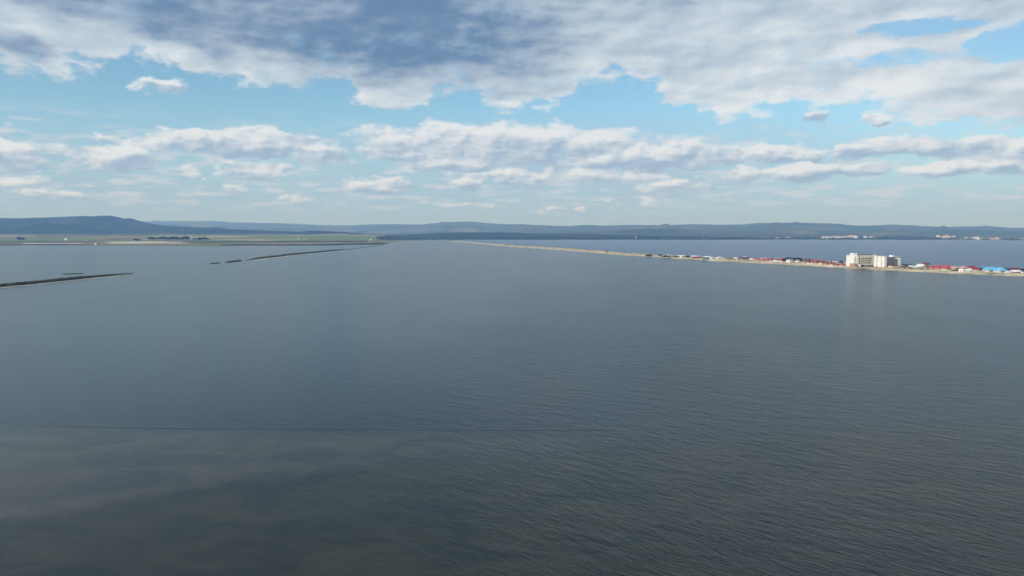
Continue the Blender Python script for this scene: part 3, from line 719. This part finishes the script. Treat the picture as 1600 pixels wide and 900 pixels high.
HOUSES = [
 # the far stretch of cabins
 (1034, 1056, 400.6, 1.0, .8, 'grey', 'white', 'gy', 'long low cabin with a pale roof, leftmost of the four in line'),
 (1056, 1076, 401.2, 1.0, .8, 'grey', 'white', 'gy', 'long low cabin with a pale roof, second of the four in line'),
 (1076, 1097, 401.8, 1.0, .8, 'grey', 'white', 'gy', 'long low cabin with a pale roof, third of the four in line'),
 (1098, 1116, 402.6, 1.0, .9, 'grey', 'white', 'gy', 'long low cabin with a pale roof, rightmost of the four in line'),
 (1062, 1066, 402.6, 1.4, .9, 'white', 'white', 'gx', 'tiny bright hut in front of the second pale roofed cabin'),
 (1080, 1086, 404.2, 1.4, 1.2, 'pink', 'maroon', 'gx', 'small pinkish cottage in front of the third pale roofed cabin'),
 (1086, 1096, 404.2, 1.2, 1.9, 'beige', 'maroon', 'gx', 'wide dark maroon roofed cottage left of the rounded green shed'),
 (1097, 1108, 406.0, 1.2, 3.0, 'grey', 'green', 'vault', 'rounded grey green shed on the beach'),
 (1108, 1118, 405.4, 2.0, .7, 'white', 'white', 'flat', 'flat white cabin right of the rounded green shed'),
 (1119, 1126, 405.2, 2.4, .7, 'white', 'white', 'flat', 'white flat roofed cottage, second right of the rounded green shed'),
 (1129, 1134, 405.5, 2.3, 1.0, 'white', 'brown', 'gx', 'small bright white hut with brown roof, leftmost of its brown roofed row'),
 (1135, 1139, 405.8, 1.8, 1.0, 'beige', 'brown', 'gx', 'small beige hut with brown roof, second of its brown roofed row'),
 (1139.5, 1143, 406.2, 1.6, 1.2, 'brown', 'brown', 'gx', 'small brown walled hut, third of its brown roofed row'),
 (1143.5, 1148.5, 406.8, 1.6, 1.2, 'cream', 'brown', 'gx', 'small cream hut with brown roof, fourth of its brown roofed row'),
 (1146, 1153, 404.4, 1.0, 1.0, 'white', 'white', 'gx', 'white roofed cabin behind the brown roofed row'),
 (1152, 1175, 405.2, 1.2, 1.9, 'grey', 'purple', 'gx', 'long building with a dark purple roof'),
 (1150, 1156, 407.5, 1.8, .9, 'white', 'grey', 'gx', 'white hut at the left end of the long purple roof'),
 (1157, 1167, 408, 1.2, .9, 'white', 'grey', 'flat', 'low pale cabin on the beach under the long purple roof'),
 (1171, 1176, 407.2, 2.4, 1.2, 'white', 'white', 'gx', 'narrow white cottage at the right end of the long purple roof'),
 (1181, 1190, 407.8, 1.6, 2.6, 'white', 'red', 'hip', 'white cottage under a bright red hipped roof, leftmost red roof of the village'),
 (1188, 1197, 408.4, 1.6, 2.6, 'peach', 'red', 'hip', 'peach cottage under a bright red hipped roof, second red roof of the village'),
 (1185, 1200, 405.6, 1.2, 1.2, 'pink', 'pink', 'gx', 'long pinkish roofed house behind the first two red roofs'),
 (1196, 1202, 408.6, 2.0, 1.6, 'beige', 'rust', 'gx', 'beige hut with rusty roof between the red roofs'),
 (1202, 1208, 409, 1.8, 1.8, 'white', 'rust', 'gx', 'white hut with rusty roof left of the white awning'),
 (1207, 1217, 409.6, .9, 1.6, 'beige', 'white', 'gx', 'low shelter under a bright white slanting awning'),
 (1206, 1218, 407.4, 1.6, 2.0, 'pink', 'maroon', 'hip', 'house with maroon hipped roof behind the white awning'),
 (1211, 1216, 405.6, 1.8, .8, 'white', 'white', 'flat', 'white block peeking over the maroon roof'),
 (1217, 1225, 410, 2.4, 2.4, 'white', 'red', 'gx', 'white cottage with crimson roof left of the dark trees'),
 (1219, 1226, 407.2, 2.0, 2.0, 'pink', 'red', 'hip', 'pinkish house behind the crimson roofed cottage'),
 (1228.5, 1239.5, 411.2, 5.2, .9, 'white', 'grey', 'gx', 'white two storey house in front of dark trees', 2),
 (1242, 1250, 410.9, 3.2, 1.6, 'white', 'grey', 'gx', 'white house with grey roof between dark trees'),
 (1253, 1261, 412.3, 2.6, 2.0, 'pink', 'brown', 'hip', 'pale pink cottage with a brown hipped roof right of the dark trees'),
 (1254, 1264, 409.8, 2.4, 2.0, 'beige', 'brown', 'gx', 'beige house with dull brown roof behind the pale pink cottage'),
 (1260, 1267, 412.7, 2.6, 2.6, 'white', 'maroon', 'hip', 'white cottage with maroon roof, first of three alike near the sea wall'),
 (1266, 1273, 413.1, 2.8, 2.8, 'cream', 'maroon', 'hip', 'cream cottage with maroon roof, second of three alike near the sea wall'),
 (1272.5, 1279, 413.6, 2.8, 2.8, 'peach', 'maroon', 'hip', 'peach cottage with maroon roof, third of three alike near the sea wall'),
 (1268, 1281, 410.6, 2.6, 2.4, 'beige', 'rust', 'gx', 'wide house with rusty roof behind the three maroon roofed cottages'),
 (1279, 1289, 414.4, 3.6, 3.2, 'cream', 'brown', 'hip', 'larger cream house with steep brown roof'),
 (1288, 1295, 414.9, 2.8, 2.2, 'beige', 'rust', 'gx', 'beige hut with rusty roof beside the larger cream house'),
 (1295, 1307, 415.9, 2.8, 1.8, 'pink', 'rust', 'gx', 'long pink cottage with low rusty roof'),
 (1293, 1312, 412.0, 2.2, .8, 'white', 'white', 'flat', 'long white flat roofed building behind the pink cottage'),
 (1306.5, 1312.5, 416.2, 1.8, 3.0, 'beige', 'maroon', 'hip', 'small beige cottage with maroon roof right of the long pink one'),
 (1311.5, 1319.5, 416.6, 2.2, 3.2, 'cream', 'red', 'hip', 'cream cottage with a red roof nearest the hotel on its left'),
 (1313, 1321, 412.6, 2.0, .8, 'white', 'white', 'flat', 'short white flat roofed block behind the cottage nearest the hotel'),
 (1122, 1130, 403.6, 1.2, .9, 'white', 'white', 'flat', 'flat white hut behind the flat roofed cottages near the green shed'),
 (1159, 1170, 403.7, 1.2, 1.0, 'white', 'white', 'gx', 'pale house peeking from behind the long purple roof'),
 (1175.5, 1182, 406.4, 1.8, 1.8, 'cream', 'rust', 'hip', 'cream house with rusty roof left of the first bright red roof'),
 (1197, 1206, 406.2, 1.8, 2.0, 'pink', 'red', 'hip', 'pink house with red roof behind the rusty roofed huts'),
 (1232, 1241, 406.6, 2.0, 2.2, 'grey', 'dark', 'hip', 'dark roofed house behind the white two storey house'),
 (1244, 1254, 408.0, 2.2, 1.8, 'beige', 'dark', 'gx', 'beige dark roofed house behind the grey roofed white one'),
 (1255, 1267, 408.2, 2.4, 1.6, 'brown', 'brown', 'gx', 'brown walled house in the back row above the pale pink cottage'),
 (1280, 1291, 411.4, 2.4, 2.2, 'beige', 'maroon', 'hip', 'back row house with maroon roof behind the larger cream house'),
 (1288, 1297, 412.6, 2.2, 2.0, 'cream', 'rust', 'gx', 'back row cream house left of the long white flat building'),
 (1454, 1470, 419.0, 1.8, 2.4, 'pink', 'red', 'gx', 'long faded red roof behind the middle of the red roofed terrace'),
 (1469, 1486, 419.4, 2.0, 3.0, 'peach', 'red', 'gx', 'higher red roof behind the right end of the red roofed terrace'),
 (1546, 1559, 421.6, 2.2, 2.2, 'white', 'blue', 'gx', 'blue roofed building peeking over between the two large light blue roofs'),
 (1581, 1594, 422.4, 2.0, 1.8, 'beige', 'maroon', 'gx', 'back row house with flat maroon roof near the right edge'),
 # right of the hotel
 (1407, 1413, 415.6, 1.2, 2.8, 'grey', 'dark', 'hip', 'dark pointed shed right of the hotel'),
 (1412, 1417.5, 416.0, 1.0, 2.2, 'grey', 'dark', 'gx', 'lower dark shed beside the pointed one'),
 (1415, 1424, 414.8, 1.2, 1.2, 'grey', 'navy', 'gx', 'long shed with blackish blue roof behind the dark ones'),
 (1420, 1427, 417.6, 2.0, .7, 'white', 'white', 'flat', 'low white cabin beside the dark sheds'),
 (1425.5, 1438.5, 419.3, 2.0, .8, 'white', 'white', 'flat', 'long low white cabin in front of the white tent shaped hall'),
 (1431.5, 1443.5, 417.4, 1.2, 3.6, 'white', 'white', 'gx', 'white tent shaped hall with a steep white gable'),
 (1436, 1452, 415.6, 3.6, 1.6, 'beige', 'maroon', 'hip', 'wide maroon roofed house behind the white tent shaped hall'),
 (1443.5, 1450.5, 420.6, 2.4, 1.8, 'white', 'rust', 'gy', 'small white cottage, first of four in the red roofed terrace'),
 (1451.5, 1459.5, 421.3, 2.4, 2.3, 'pink', 'red', 'gy', 'small pink cottage, second of four in the red roofed terrace'),
 (1460, 1470, 422.1, 2.6, 2.8, 'peach', 'red', 'gy', 'peach cottage, third of four in the red roofed terrace'),
 (1470.5, 1484.5, 423.2, 3.2, 4.2, 'cream', 'red', 'gy', 'largest cream cottage, last of four in the red roofed terrace'),
 (1484, 1497.5, 422.2, 3.4, 2.4, 'beige', 'pink', 'gx', 'beige house under the left pale pink roof'),
 (1497.5, 1511, 422.0, 3.2, 2.4, 'beige', 'pink', 'gx', 'beige house under the right pale pink roof'),
 (1498, 1507.5, 425.4, 3.8, 1.0, 'white', 'white', 'gx', 'bright white cottage in front of the right pale pink roof'),
 (1508, 1518, 425.2, 2.6, 2.0, 'pale_green', 'white', 'vault', 'pale green hut with a rounded white roof'),
 (1508, 1527, 421.6, 2.8, 4.0, 'white', 'maroon', 'hip', 'large house with a maroon purple roof behind the pale green hut'),
 (1519, 1535, 424.0, 2.4, 3.4, 'white', 'maroon', 'gy', 'house with a dark maroon roof left of the blue roofs'),
 (1529, 1543, 421.6, 2.4, 2.8, 'white', 'blue', 'gx', 'building with a mid blue roof, leftmost of the blue roofs'),
 (1537, 1556, 425.0, 2.8, 4.6, 'white', 'light_blue', 'gx', 'wide building with a light blue roof, second of the blue roofs', 1, .55),
 (1553.5, 1572, 426.0, 3.0, 4.8, 'white', 'light_blue', 'hip', 'largest light blue roof, third of the blue roofs', 1, .6),
 (1568, 1578, 424.6, 2.6, 3.8, 'white', 'navy', 'gx', 'small house with a dark blue roof, rightmost of the blue roofs'),
 (1571, 1580, 426.6, 1.9, .7, 'white', 'white', 'flat', 'low white flat cabin right of the largest light blue roof'),
 (1575, 1589, 424.6, 3.0, 2.8, 'pink', 'maroon', 'gx', 'house with a maroon roof right of the blue roofs'),
 (1580, 1594.5, 426.4, 1.7, 2.4, 'dark', 'white', 'vault', 'dark shed with a bright white rounded roof'),
 (1596, 1606, 427, 2.6, 1.6, 'white', 'dark', 'gx', 'white hut with a dark roof at the right edge'),
]
for h_ in HOUSES:
    x0, x1, yb, wh, rh, wall, roof, kind, lab = h_[:9]
    house(x0, x1, yb, wh, rh, wall, roof, kind, lab, storeys=h_[9] if len(h_) > 9 else 1, asp=h_[10] if len(h_) > 10 else 1.0)

# low white sea wall
wv_, wf_ = [], []
def wall_line(name, pts, h, th, mat, label):
    v, f = [], []
    P = [at(x, y, 0) for x, y in pts]
    for i in range(len(P) - 1):
        q = (P[i + 1] - P[i]).normalized(); nrm = Vector((-q.y, q.x, 0)) * th / 2; k = len(v)
        for p in (P[i], P[i + 1]):
            for s in (-1, 1):
                for z in (-.6, h): v.append((p.x + nrm.x * s, p.y + nrm.y * s, z))
        f += [(k, k + 1, k + 5, k + 4), (k + 2, k + 6, k + 7, k + 3), (k + 1, k + 3, k + 7, k + 5), (k, k + 2, k + 3, k + 1), (k + 4, k + 5, k + 7, k + 6)]
    return tag(link(name, mesh(name, v, f), mat), label, 'sea wall')
wall_line('sea_wall', [(1232, 412.6), (1245, 413.6), (1258, 414.4), (1270, 415.4), (1280, 416.2)], 1.7, .8, PAL['white'], 'low white sea wall at the water below the village')

# ------------------------------------------------------------------ the unfinished hotel
hotel = link('hotel', None)
c0 = at(1338.5, 416.8, 1.3); hotel.location = c0; hotel.rotation_euler.z = YAW
tag(hotel, 'white five storey hotel block with an unfinished right wing on the spit', 'hotel')
FL, NF = 3.55, 5; HT = FL * NF                               # storey height
L1, W1 = 21.0, 43.0                                          # along shore, seaward
boxes('wall', [(0, W1, .0, L1, -1, HT)], PAL['white'], hotel)
tagw = boxes('roof_slab', [(-.3, W1 + .3, -.3, L1 + .3, HT + .003, HT + .55)], PAL['white'], hotel)
boxes('roof', [(9, W1 - 6, 1.5, L1 - 2, HT + .56, HT + 1.7)], ROOF['brown'], hotel)
ph = boxes('penthouse', [(-.2, 7.5, 6, 14, HT + .56, HT + 4.0)], PAL['white'], hotel)
boxes('annex', [(-5.5, -.02, -1, 9, -1, 5.0)], PAL['brick'], hotel)
boxes('annex_roof', [(-5.9, -.05, -1.4, 9.4, 5.003, 5.4)], PAL['concrete'], hotel)
boxes('entrance_canopy', [(3, 30, -8, -2.6, 2.9, 3.3)], PAL['white'], hotel)
boxes('ground_floor', [(2, 31, -6.5, -.05, -1, 2.85)], PAL['white'], hotel)
slab = None; rail = None; pan = None; wnd = None; ppl = None
def share(name, proto, loc, mat=None, parent=hotel):
    o = link(name, proto, mat, parent); o.location = loc; return o
def bmesh_box(name, *b):
    v, f = [], []; box(v, f, *b); return mesh(name, v, f)
# balconies on the lagoon-side front: a slab per storey, rails, divider fins and doors behind
me_slab = bmesh_box('balcony_slab', 0, 34.5, -1.9, -.02, 0, .28)
me_rail = bmesh_box('balcony_rail', 0, 4.1, -1.85, -1.75, .28, 1.25)
me_div = bmesh_box('divider', -.12, .12, -1.7, -.03, .29, FL - .01)
me_win = bmesh_box('window', 0, 2.6, -.10, .05, 0, 2.3)
me_pane = bmesh_box('pane', .15, 2.45, -.14, -.06, .12, 2.18)
for k in range(1, NF):
    z = k * FL
    share('balcony_slab', me_slab, (3, 0, z), PAL['cream'])
    for i in range(8):
        x = 3 + i * 4.28
        share('balcony_rail', me_rail, (x + .1, 0, z), PAL['cream'])
        if 0 < i: share('divider', me_div, (x, 0, z), PAL['cream'])
        w = share('window', me_win, (x + .85, 0, z + .3), PAL['grey'])
        share('pane', me_pane, (0, 0, 0), M_GLASS, w)
for i in range(6):
    w = share('window', me_win, (4 + i * 4.5, -6.5, .3), PAL['grey']); w.scale = (1, 1, .8)
    share('pane', me_pane, (0, 0, 0), M_GLASS, w)
# lagoon-facing gable face: only a few ledges at its right end
me_ledge = bmesh_box('ledge', -1.6, -.02, 0, 6.0, 0, .25)
me_sw = bmesh_box('window', -.10, .05, 0, 2.0, 0, 1.5)
me_sp = bmesh_box('pane', -.14, -.06, .12, 1.88, .12, 1.38)
for k in range(2, NF):
    share('ledge', me_ledge, (0, .2, k * FL), PAL['cream'])
    w = share('window', me_sw, (0, 1.6, k * FL + .9), PAL['grey']); share('pane', me_sp, (0, 0, 0), M_GLASS, w)
# end pillar and stair shaft between the two blocks
boxes('pillar', [(W1 - 4.5, W1 - .6, -2.4, -.04, -1, HT + .3)], PAL['cream'], hotel)
boxes('stair_shaft', [(W1 + .02, W1 + 4, 2.5, 10, -1, HT + 1.6)], PAL['concrete'], hotel)
# second block, nearer and to the right
c1 = at(1383.5, 418.0, 1.3)
loc2 = Matrix.Rotation(-YAW, 3, 'Z') @ (c1 - c0)
X2, Y2 = loc2.x, loc2.y; L2, W2, H2 = 19.0, 2.5, 17.4
boxes('wall', [(X2 - 3, X2 + W2, Y2, Y2 + L2, -1, H2)], PAL['white'], hotel)
boxes('roof_slab', [(X2 - 3.3, X2 + W2 + .3, Y2 - .3, Y2 + L2 + .3, H2 + .003, H2 + .5)], PAL['white'], hotel)
boxes('pillar', [(X2 - 3.7, X2 - 3.02, Y2 + 12.5, Y2 + 13.8, -1, H2 - .1)], PAL['beige'], hotel)
boxes('pillar', [(X2 - 3.7, X2 - 3.02, Y2 + 4.6, Y2 + 5.6, -1, H2 - .1)], PAL['beige'], hotel)
boxes('link_wing', [(X2 + 7, X2 + 13, Y2 + L2 + .31, max(Y2 + L2 + 4, -4), -1, H2 - 2.2)], PAL['grey'], hotel)
# open concrete frame of the unfinished wing: slabs, columns, dark infill walls
UX0, UX1, UY0, UY1 = X2 + W2 + .02, X2 + W2 + 27, Y2 + 1.5, Y2 + 15
me_us = bmesh_box('floor_slab', UX0, UX1, UY0, UY1, 0, .35)
for k in range(1, 6):
    z = k * 3.2
    if k == 5: share('floor_slab', bmesh_box('floor_slab', UX0, UX1 - 4, UY0, UY1, 0, .35), (0, 0, z), PAL['concrete'])
    else: share('floor_slab', me_us, (0, 0, z), PAL['concrete'])
me_col = bmesh_box('column', -.25, .25, -.25, .25, 0, 3.18)
for k in range(5):
    for i in range(6):
        for j in (0, 1):
            x = UX0 + .5 + (UX1 - UX0 - 1) * i / 5
            if k == 4 and x > UX1 - 4.5: continue
            share('column', me_col, (x, (UY0 + .5) if j == 0 else (UY1 - .5), k * 3.2 + (.002 if k == 0 else .351) - (0 if k == 0 else .33)), PAL['grey'])
    x1_ = UX1 - (5 if k == 4 else .4)
    boxes('infill_wall', [(UX0 + .3, x1_, UY0 + 3.2, UY0 + 3.4, k * 3.2 + (.36 if k else -.9), k * 3.2 + 3.18)], PAL['dark'] if k != 0 else PAL['brick'], hotel)
me_sl = bmesh_box('scaffold_pole', -.07, .07, -.07, .07, -1, 14.5)
for i in range(9): share('scaffold_pole', me_sl, (UX0 + 1 + i * 2.7, UY0 - 1.2, 0), M_STEEL)
me_sr = bmesh_box('scaffold_rail', UX0 + .6, UX1 - .6, UY0 - 1.3, UY0 - 1.1, 0, .14)
for k in range(5): share('scaffold_rail', me_sr, (0, 0, 2.0 + k * 2.8), M_STEEL)
boxes('low_extension', [(UX0 + 2, UX0 + 18, UY0 - 9, UY0 - 2.2, -1, 3.0)], PAL['pink'], hotel)
lx = boxes('extension_roof', [(UX0 + 1.6, UX0 + 18.4, UY0 - 9.4, UY0 - 2.0, 3.003, 3.9)], ROOF['maroon'], hotel)
boxes('lift_housing', [(UX1 - 12, UX1 - 6.5, UY0 + 1, UY0 + 7, 16.36, 19.2)], PAL['white'], hotel)
boxes('stair_tower', [(UX1 + .02, UX1 + 4.5, UY0 - 1, UY0 + 6, -1, 14.6)], PAL['white'], hotel)
boxes('roof_beam', [(UX1 - 6.4, UX1 + 12, UY0 + 4.0, UY0 + 4.5, 16.7, 17.2), (UX1 - 3, UX1 + 9, UY0 + 8, UY0 + 8.5, 16.0, 16.4)], M_STEEL, hotel)
boxes('steel_post', [(UX1 + 8.6, UX1 + 9.0, UY0 + 8.0, UY0 + 8.5, -1, 15.99)], M_STEEL, hotel)

# ------------------------------------------------------------------ floating line across the calm water
v, f = [], []
n = 500; k = 6
for i in range(n):
    t = i / (n - 1); x = 60 + 900 * t
    y = 667.5 + 2.0 * math.sin(t * 2.3) + 3.6 * t + .5 * fb(t * 14, 3) + (x < 190) * (190 - x) * -.015
    p = at(x, y); rr = .05 * (.8 + .7 * max(0, 1 - abs(x - 250) / 110) + .3 * fb(t * 30, 8)); rr = max(.02, rr)
    for j in range(k):
        a = 2 * math.pi * j / k; v.append((p.x, p.y + math.cos(a) * rr * 1.6, math.sin(a) * rr))
for i in range(n - 1):
    for j in range(k): f.append((i * k + j, i * k + (j + 1) % k, (i + 1) * k + (j + 1) % k, (i + 1) * k + j))
tag(link('floating_line', mesh('floating_line', v, f, True), M_ROPE), 'thin dark line floating straight across the calm shallows on the left', 'rope')

# ------------------------------------------------------------------ far shore: woods, town, tower
# a wooded edge along the opposite shore: thousands of crowns that read as one dark line
v, f = [], []
rw = random.Random(5)
def crown(p, w, h):
    k = len(v); m = 7
    v.append((p.x, p.y, p.z + h))
    for ring, (rr, zz) in enumerate(((.6, .85), (1, .5), (.8, .12))):
        for i in range(m):
            a = 2 * math.pi * (i + .5 * ring) / m; q = w * rr * rw.uniform(.75, 1.2)
            v.append((p.x + math.cos(a) * q, p.y + math.sin(a) * q, p.z + h * zz * rw.uniform(.85, 1.1)))
    for i in range(m):
        f.append((k, k + 1 + i, k + 1 + (i + 1) % m))
        for r_ in (0, 1):
            s0, s1 = k + 1 + r_ * m, k + 1 + (r_ + 1) * m
            f.append((s0 + i, s1 + i, s1 + (i + 1) % m, s0 + (i + 1) % m))
for i in range(5200):
    x = rw.uniform(760, 1900)
    dens = .5 + .9 * fb(x * .012, 6.6) + (.25 if 1380 < x < 1470 else 0)
    if 1400 - 14 < x < 1400 + 4: dens = .1
    if x > 1500: dens -= .35
    if rw.random() > max(.08, dens): continue
    yy = interp(shore, x) - .22 - abs(rw.gauss(0, .55)) * (1.1 if 740 < x < 1300 else .8)
    p = hit(x, yy)
    if p is None or p.z > 40: continue
    hh = rw.uniform(8, 15) * (1 + .5 * fb(x * .05, 1.1)) * (1.2 if 960 < x < 1470 else .9)
    crown(p, rw.uniform(7, 14), hh)
tag(link('shore_wood', mesh('shore_wood', v, f), M_LEAF), 'dark line of woods along the opposite shore', kind='stuff')
v, f = [], []
for i in range(2600):
    x = rw.uniform(590, 1500); p = hit(x, rw.uniform(369.5, 374.6) if x > 720 else rw.uniform(371, 375))
    if p is None: continue
    if fb(p.x * .0012, p.y * .0012, 3.3) < -.02: continue
    crown(p, rw.uniform(10, 22), rw.uniform(7, 14))
tag(link('inland_wood', mesh('inland_wood', v, f), M_LEAF), 'scattered dark woods on the slopes behind the opposite shore', kind='stuff')

def town_mesh(wcol, rcol, a, b, h, flat):
    v, f = [], []; box(v, f, -a, a, -b, b, -4, h); nwall = len(f)
    if flat: box(v, f, -a - .3, a + .3, -b - .3, b + .3, h + .01, h + .6)
    else:
        gv, gf = gable(a, b, h * .35, .4, True); k = len(v)
        v += [(x, y, z + h + .26) for x, y, z in gv]; f += [tuple(i + k for i in q) for q in gf]
    nroof = len(f)
    for s in range(max(1, int(h / 3.2))):                     # rows of windows
        for i in range(3):
            x = -a + 2 * a * (i + .5) / 3; box(v, f, x - .8, x + .8, -b - .06, -b + .02, s * 3.1 + 1, s * 3.1 + 2.3)
            y = -b + 2 * b * (i + .5) / 3; box(v, f, -a - .06, -a + .02, y - .8, y + .8, s * 3.1 + 1, s * 3.1 + 2.3)
    me = mesh('town_house', v, f)
    me.materials.append(PAL[wcol]); me.materials.append(ROOF[rcol]); me.materials.append(M_GLASS)
    for i, p_ in enumerate(me.polygons): p_.material_index = 0 if i < nwall else 1 if i < nroof else 2
    return me
TOWN = [town_mesh('white', 'white', 7, 6, 11, True), town_mesh('cream', 'rust', 7, 6, 7, False), town_mesh('white', 'rust', 6, 6, 9, False), town_mesh('pink', 'pink', 8, 6, 8, False), town_mesh('white', 'grey', 11, 6, 16, True)]
clusters = [(1282, 1300, 371.8, 374.0, 22, 'pale house at the left end of the opposite town', 'left town houses'),
            (1300, 1322, 371.0, 373.6, 34, 'pale house in the middle of the opposite town', 'middle town houses'),
            (1322, 1340, 369.0, 373.4, 38, 'pale building on the rise right in the far town', 'hillside town houses'),
            (1345, 1366, 371.4, 373.2, 14, 'pale house in the thin line right of the far town', 'thin line of houses'),
            (1208, 1240, 372.6, 374.0, 12, 'pale house among trees left of the far town', 'houses left of the town'),
            (1463, 1492, 369.5, 373.0, 28, 'pale house of the second far village, above the woods', 'second far village houses'),
            (1508, 1534, 373.0, 374.6, 26, 'white waterside building of the long harbour row', 'harbour row buildings'),
            (1546, 1560, 374.0, 375.0, 10, 'white waterside building right of the harbour row', 'right waterside buildings'),
            (1586, 1612, 373.8, 375.2, 16, 'white waterside building at the far shore right edge', 'right edge waterside buildings')]
for (x0, x1, y0, y1, cnt, lab, grp) in clusters:
    for i in range(cnt):
        x, y = rw.uniform(x0, x1), y0 + (y1 - y0) * rw.random() ** .8
        p = hit(x, y)
        if p is None: continue
        kk = rw.randrange(5); o = link('town_house', TOWN[kk]); o.location = p; o.rotation_euler.z = rw.uniform(-.5, .9); s_ = rw.uniform(.9, 1.5); o.scale = (s_, s_, s_)
        nm_ = ('white flat block', 'cream house', 'rust roofed house', 'pinkish house', 'larger white block')[kk]
        tag(o, nm_ + ' ' + lab.split(' ', 2)[2], 'building', grp)
# pale tower by the far shore
p = hit(993.4, 374.2)
tw = link('tower', None); tw.location = p; tag(tw, 'thin pale tower standing on the opposite shore above the woods', 'tower')
def lathe(name, prof, mat, parent, n=12):
    v, f = [], []
    for r_, z in prof:
        for i in range(n): v.append((r_ * math.cos(2 * math.pi * i / n), r_ * math.sin(2 * math.pi * i / n), z))
    for j in range(len(prof) - 1):
        for i in range(n): f.append((j * n + i, j * n + (i + 1) % n, (j + 1) * n + (i + 1) % n, (j + 1) * n + i))
    f.append(tuple(range((len(prof) - 1) * n, len(prof) * n)))
    return link(name, mesh(name, v, f), mat, parent)
lathe('shaft', [(3.4, -2), (2.8, 20), (2.4, 30)], PAL['white'], tw)
lathe('gallery', [(3.6, 30.01), (3.6, 31.2), (2.2, 31.3), (2.2, 34), (.3, 37)], PAL['grey'], tw)

# small buildings on the flat left shore
def small_house(x, yb, wpx, hpx, wall, roof, label, kind='gx'):
    p = plain_hit(x, yb); s = p.y / F; z = p.z
    o = link('farm_house', None); o.location = (p.x, p.y, z - .1); o.rotation_euler.z = rnd.uniform(-.3, .5)
    tag(o, label, 'house', 'buildings on the flat left shore')
    a, b, h = wpx * s / 2, wpx * s * .35, hpx * s * .6
    boxes('wall', [(-a, a, -b, b, -1, h)], PAL[wall], o)
    v, f = gable(a, b, hpx * s * .4, .5, True); v = [(x_, y_, z_ + h + .25) for x_, y_, z_ in v]
    link('roof', mesh('roof', v, f), ROOF[roof], o)
    boxes('door', [(-1, 1, -b - .06, -b + .02, 0, min(2.4, h * .8))], M_DOOR, o)
    for i in (-1, 1): 
        w = boxes('window', [(i * a * .6 - 1, i * a * .6 + 1, -b - .06, -b + .02, h * .35, h * .75)], M_FRAME, o)
        boxes('pane', [(i * a * .6 - .8, i * a * .6 + .8, -b - .1, -b - .03, h * .4, h * .7)], M_GLASS, w)
small_house(103, 375.2, 3.6, 2.2, 'white', 'white', 'white farm house on the flat shore, left one of its pair')
small_house(107, 375.6, 2.2, 1.6, 'grey', 'dark', 'small grey shed right beside the white farm house')
small_house(134.5, 376, 2.6, 1.2, 'white', 'grey', 'low pale farm house between the two salt pans')
small_house(149.6, 382.2, 2.6, 2.2, 'white', 'white', 'bright white pump house at the edge of the lagoon')
small_house(153, 382.6, 3.4, 2.4, 'grey', 'dark', 'dark shed beside the bright white pump house')
small_house(158, 382.6, 3.0, 1.6, 'beige', 'grey', 'low beige shed right of the dark lagoon side shed')
small_house(466.5, 373.4, 2.0, 1.0, 'white', 'white', 'white speck of a house below the dark hill, left of its pair')
small_house(478, 373.4, 1.8, .9, 'white', 'white', 'white speck of a house below the dark hill, right of its pair')
small_house(579, 375.4, 2.4, 2.0, 'white', 'grey', 'small white house near the end of the flat shore')
# lattice mast in the tree row
p = plain_hit(298.5, 375.2); zz = p.z
ms = link('mast', None); ms.location = (p.x, p.y, zz); tag(ms, 'pale thin mast rising from a gap in the long tree row', 'mast')
for sx in (-1, 1):
    for sy in (-1, 1): 
        v, f = [], []; box(v, f, -.35, .35, -.35, .35, -1, 30); v = [(x_ + sx * (3.2 - 2.4 * (z_ + 1) / 31), y_ + sy * (3.2 - 2.4 * (z_ + 1) / 31), z_) for x_, y_, z_ in v]
        link('leg', mesh('leg', v, f), M_STEEL, ms)
for k in range(1, 7): 
    q = 3.2 - 2.4 * (k * 4.5 + 1) / 31
    boxes('crossbar', [(-q, q, -q - .2, -q + .2, k * 4.5, k * 4.5 + .4), (-q, q, q - .2, q + .2, k * 4.5, k * 4.5 + .4)], M_STEEL, ms)
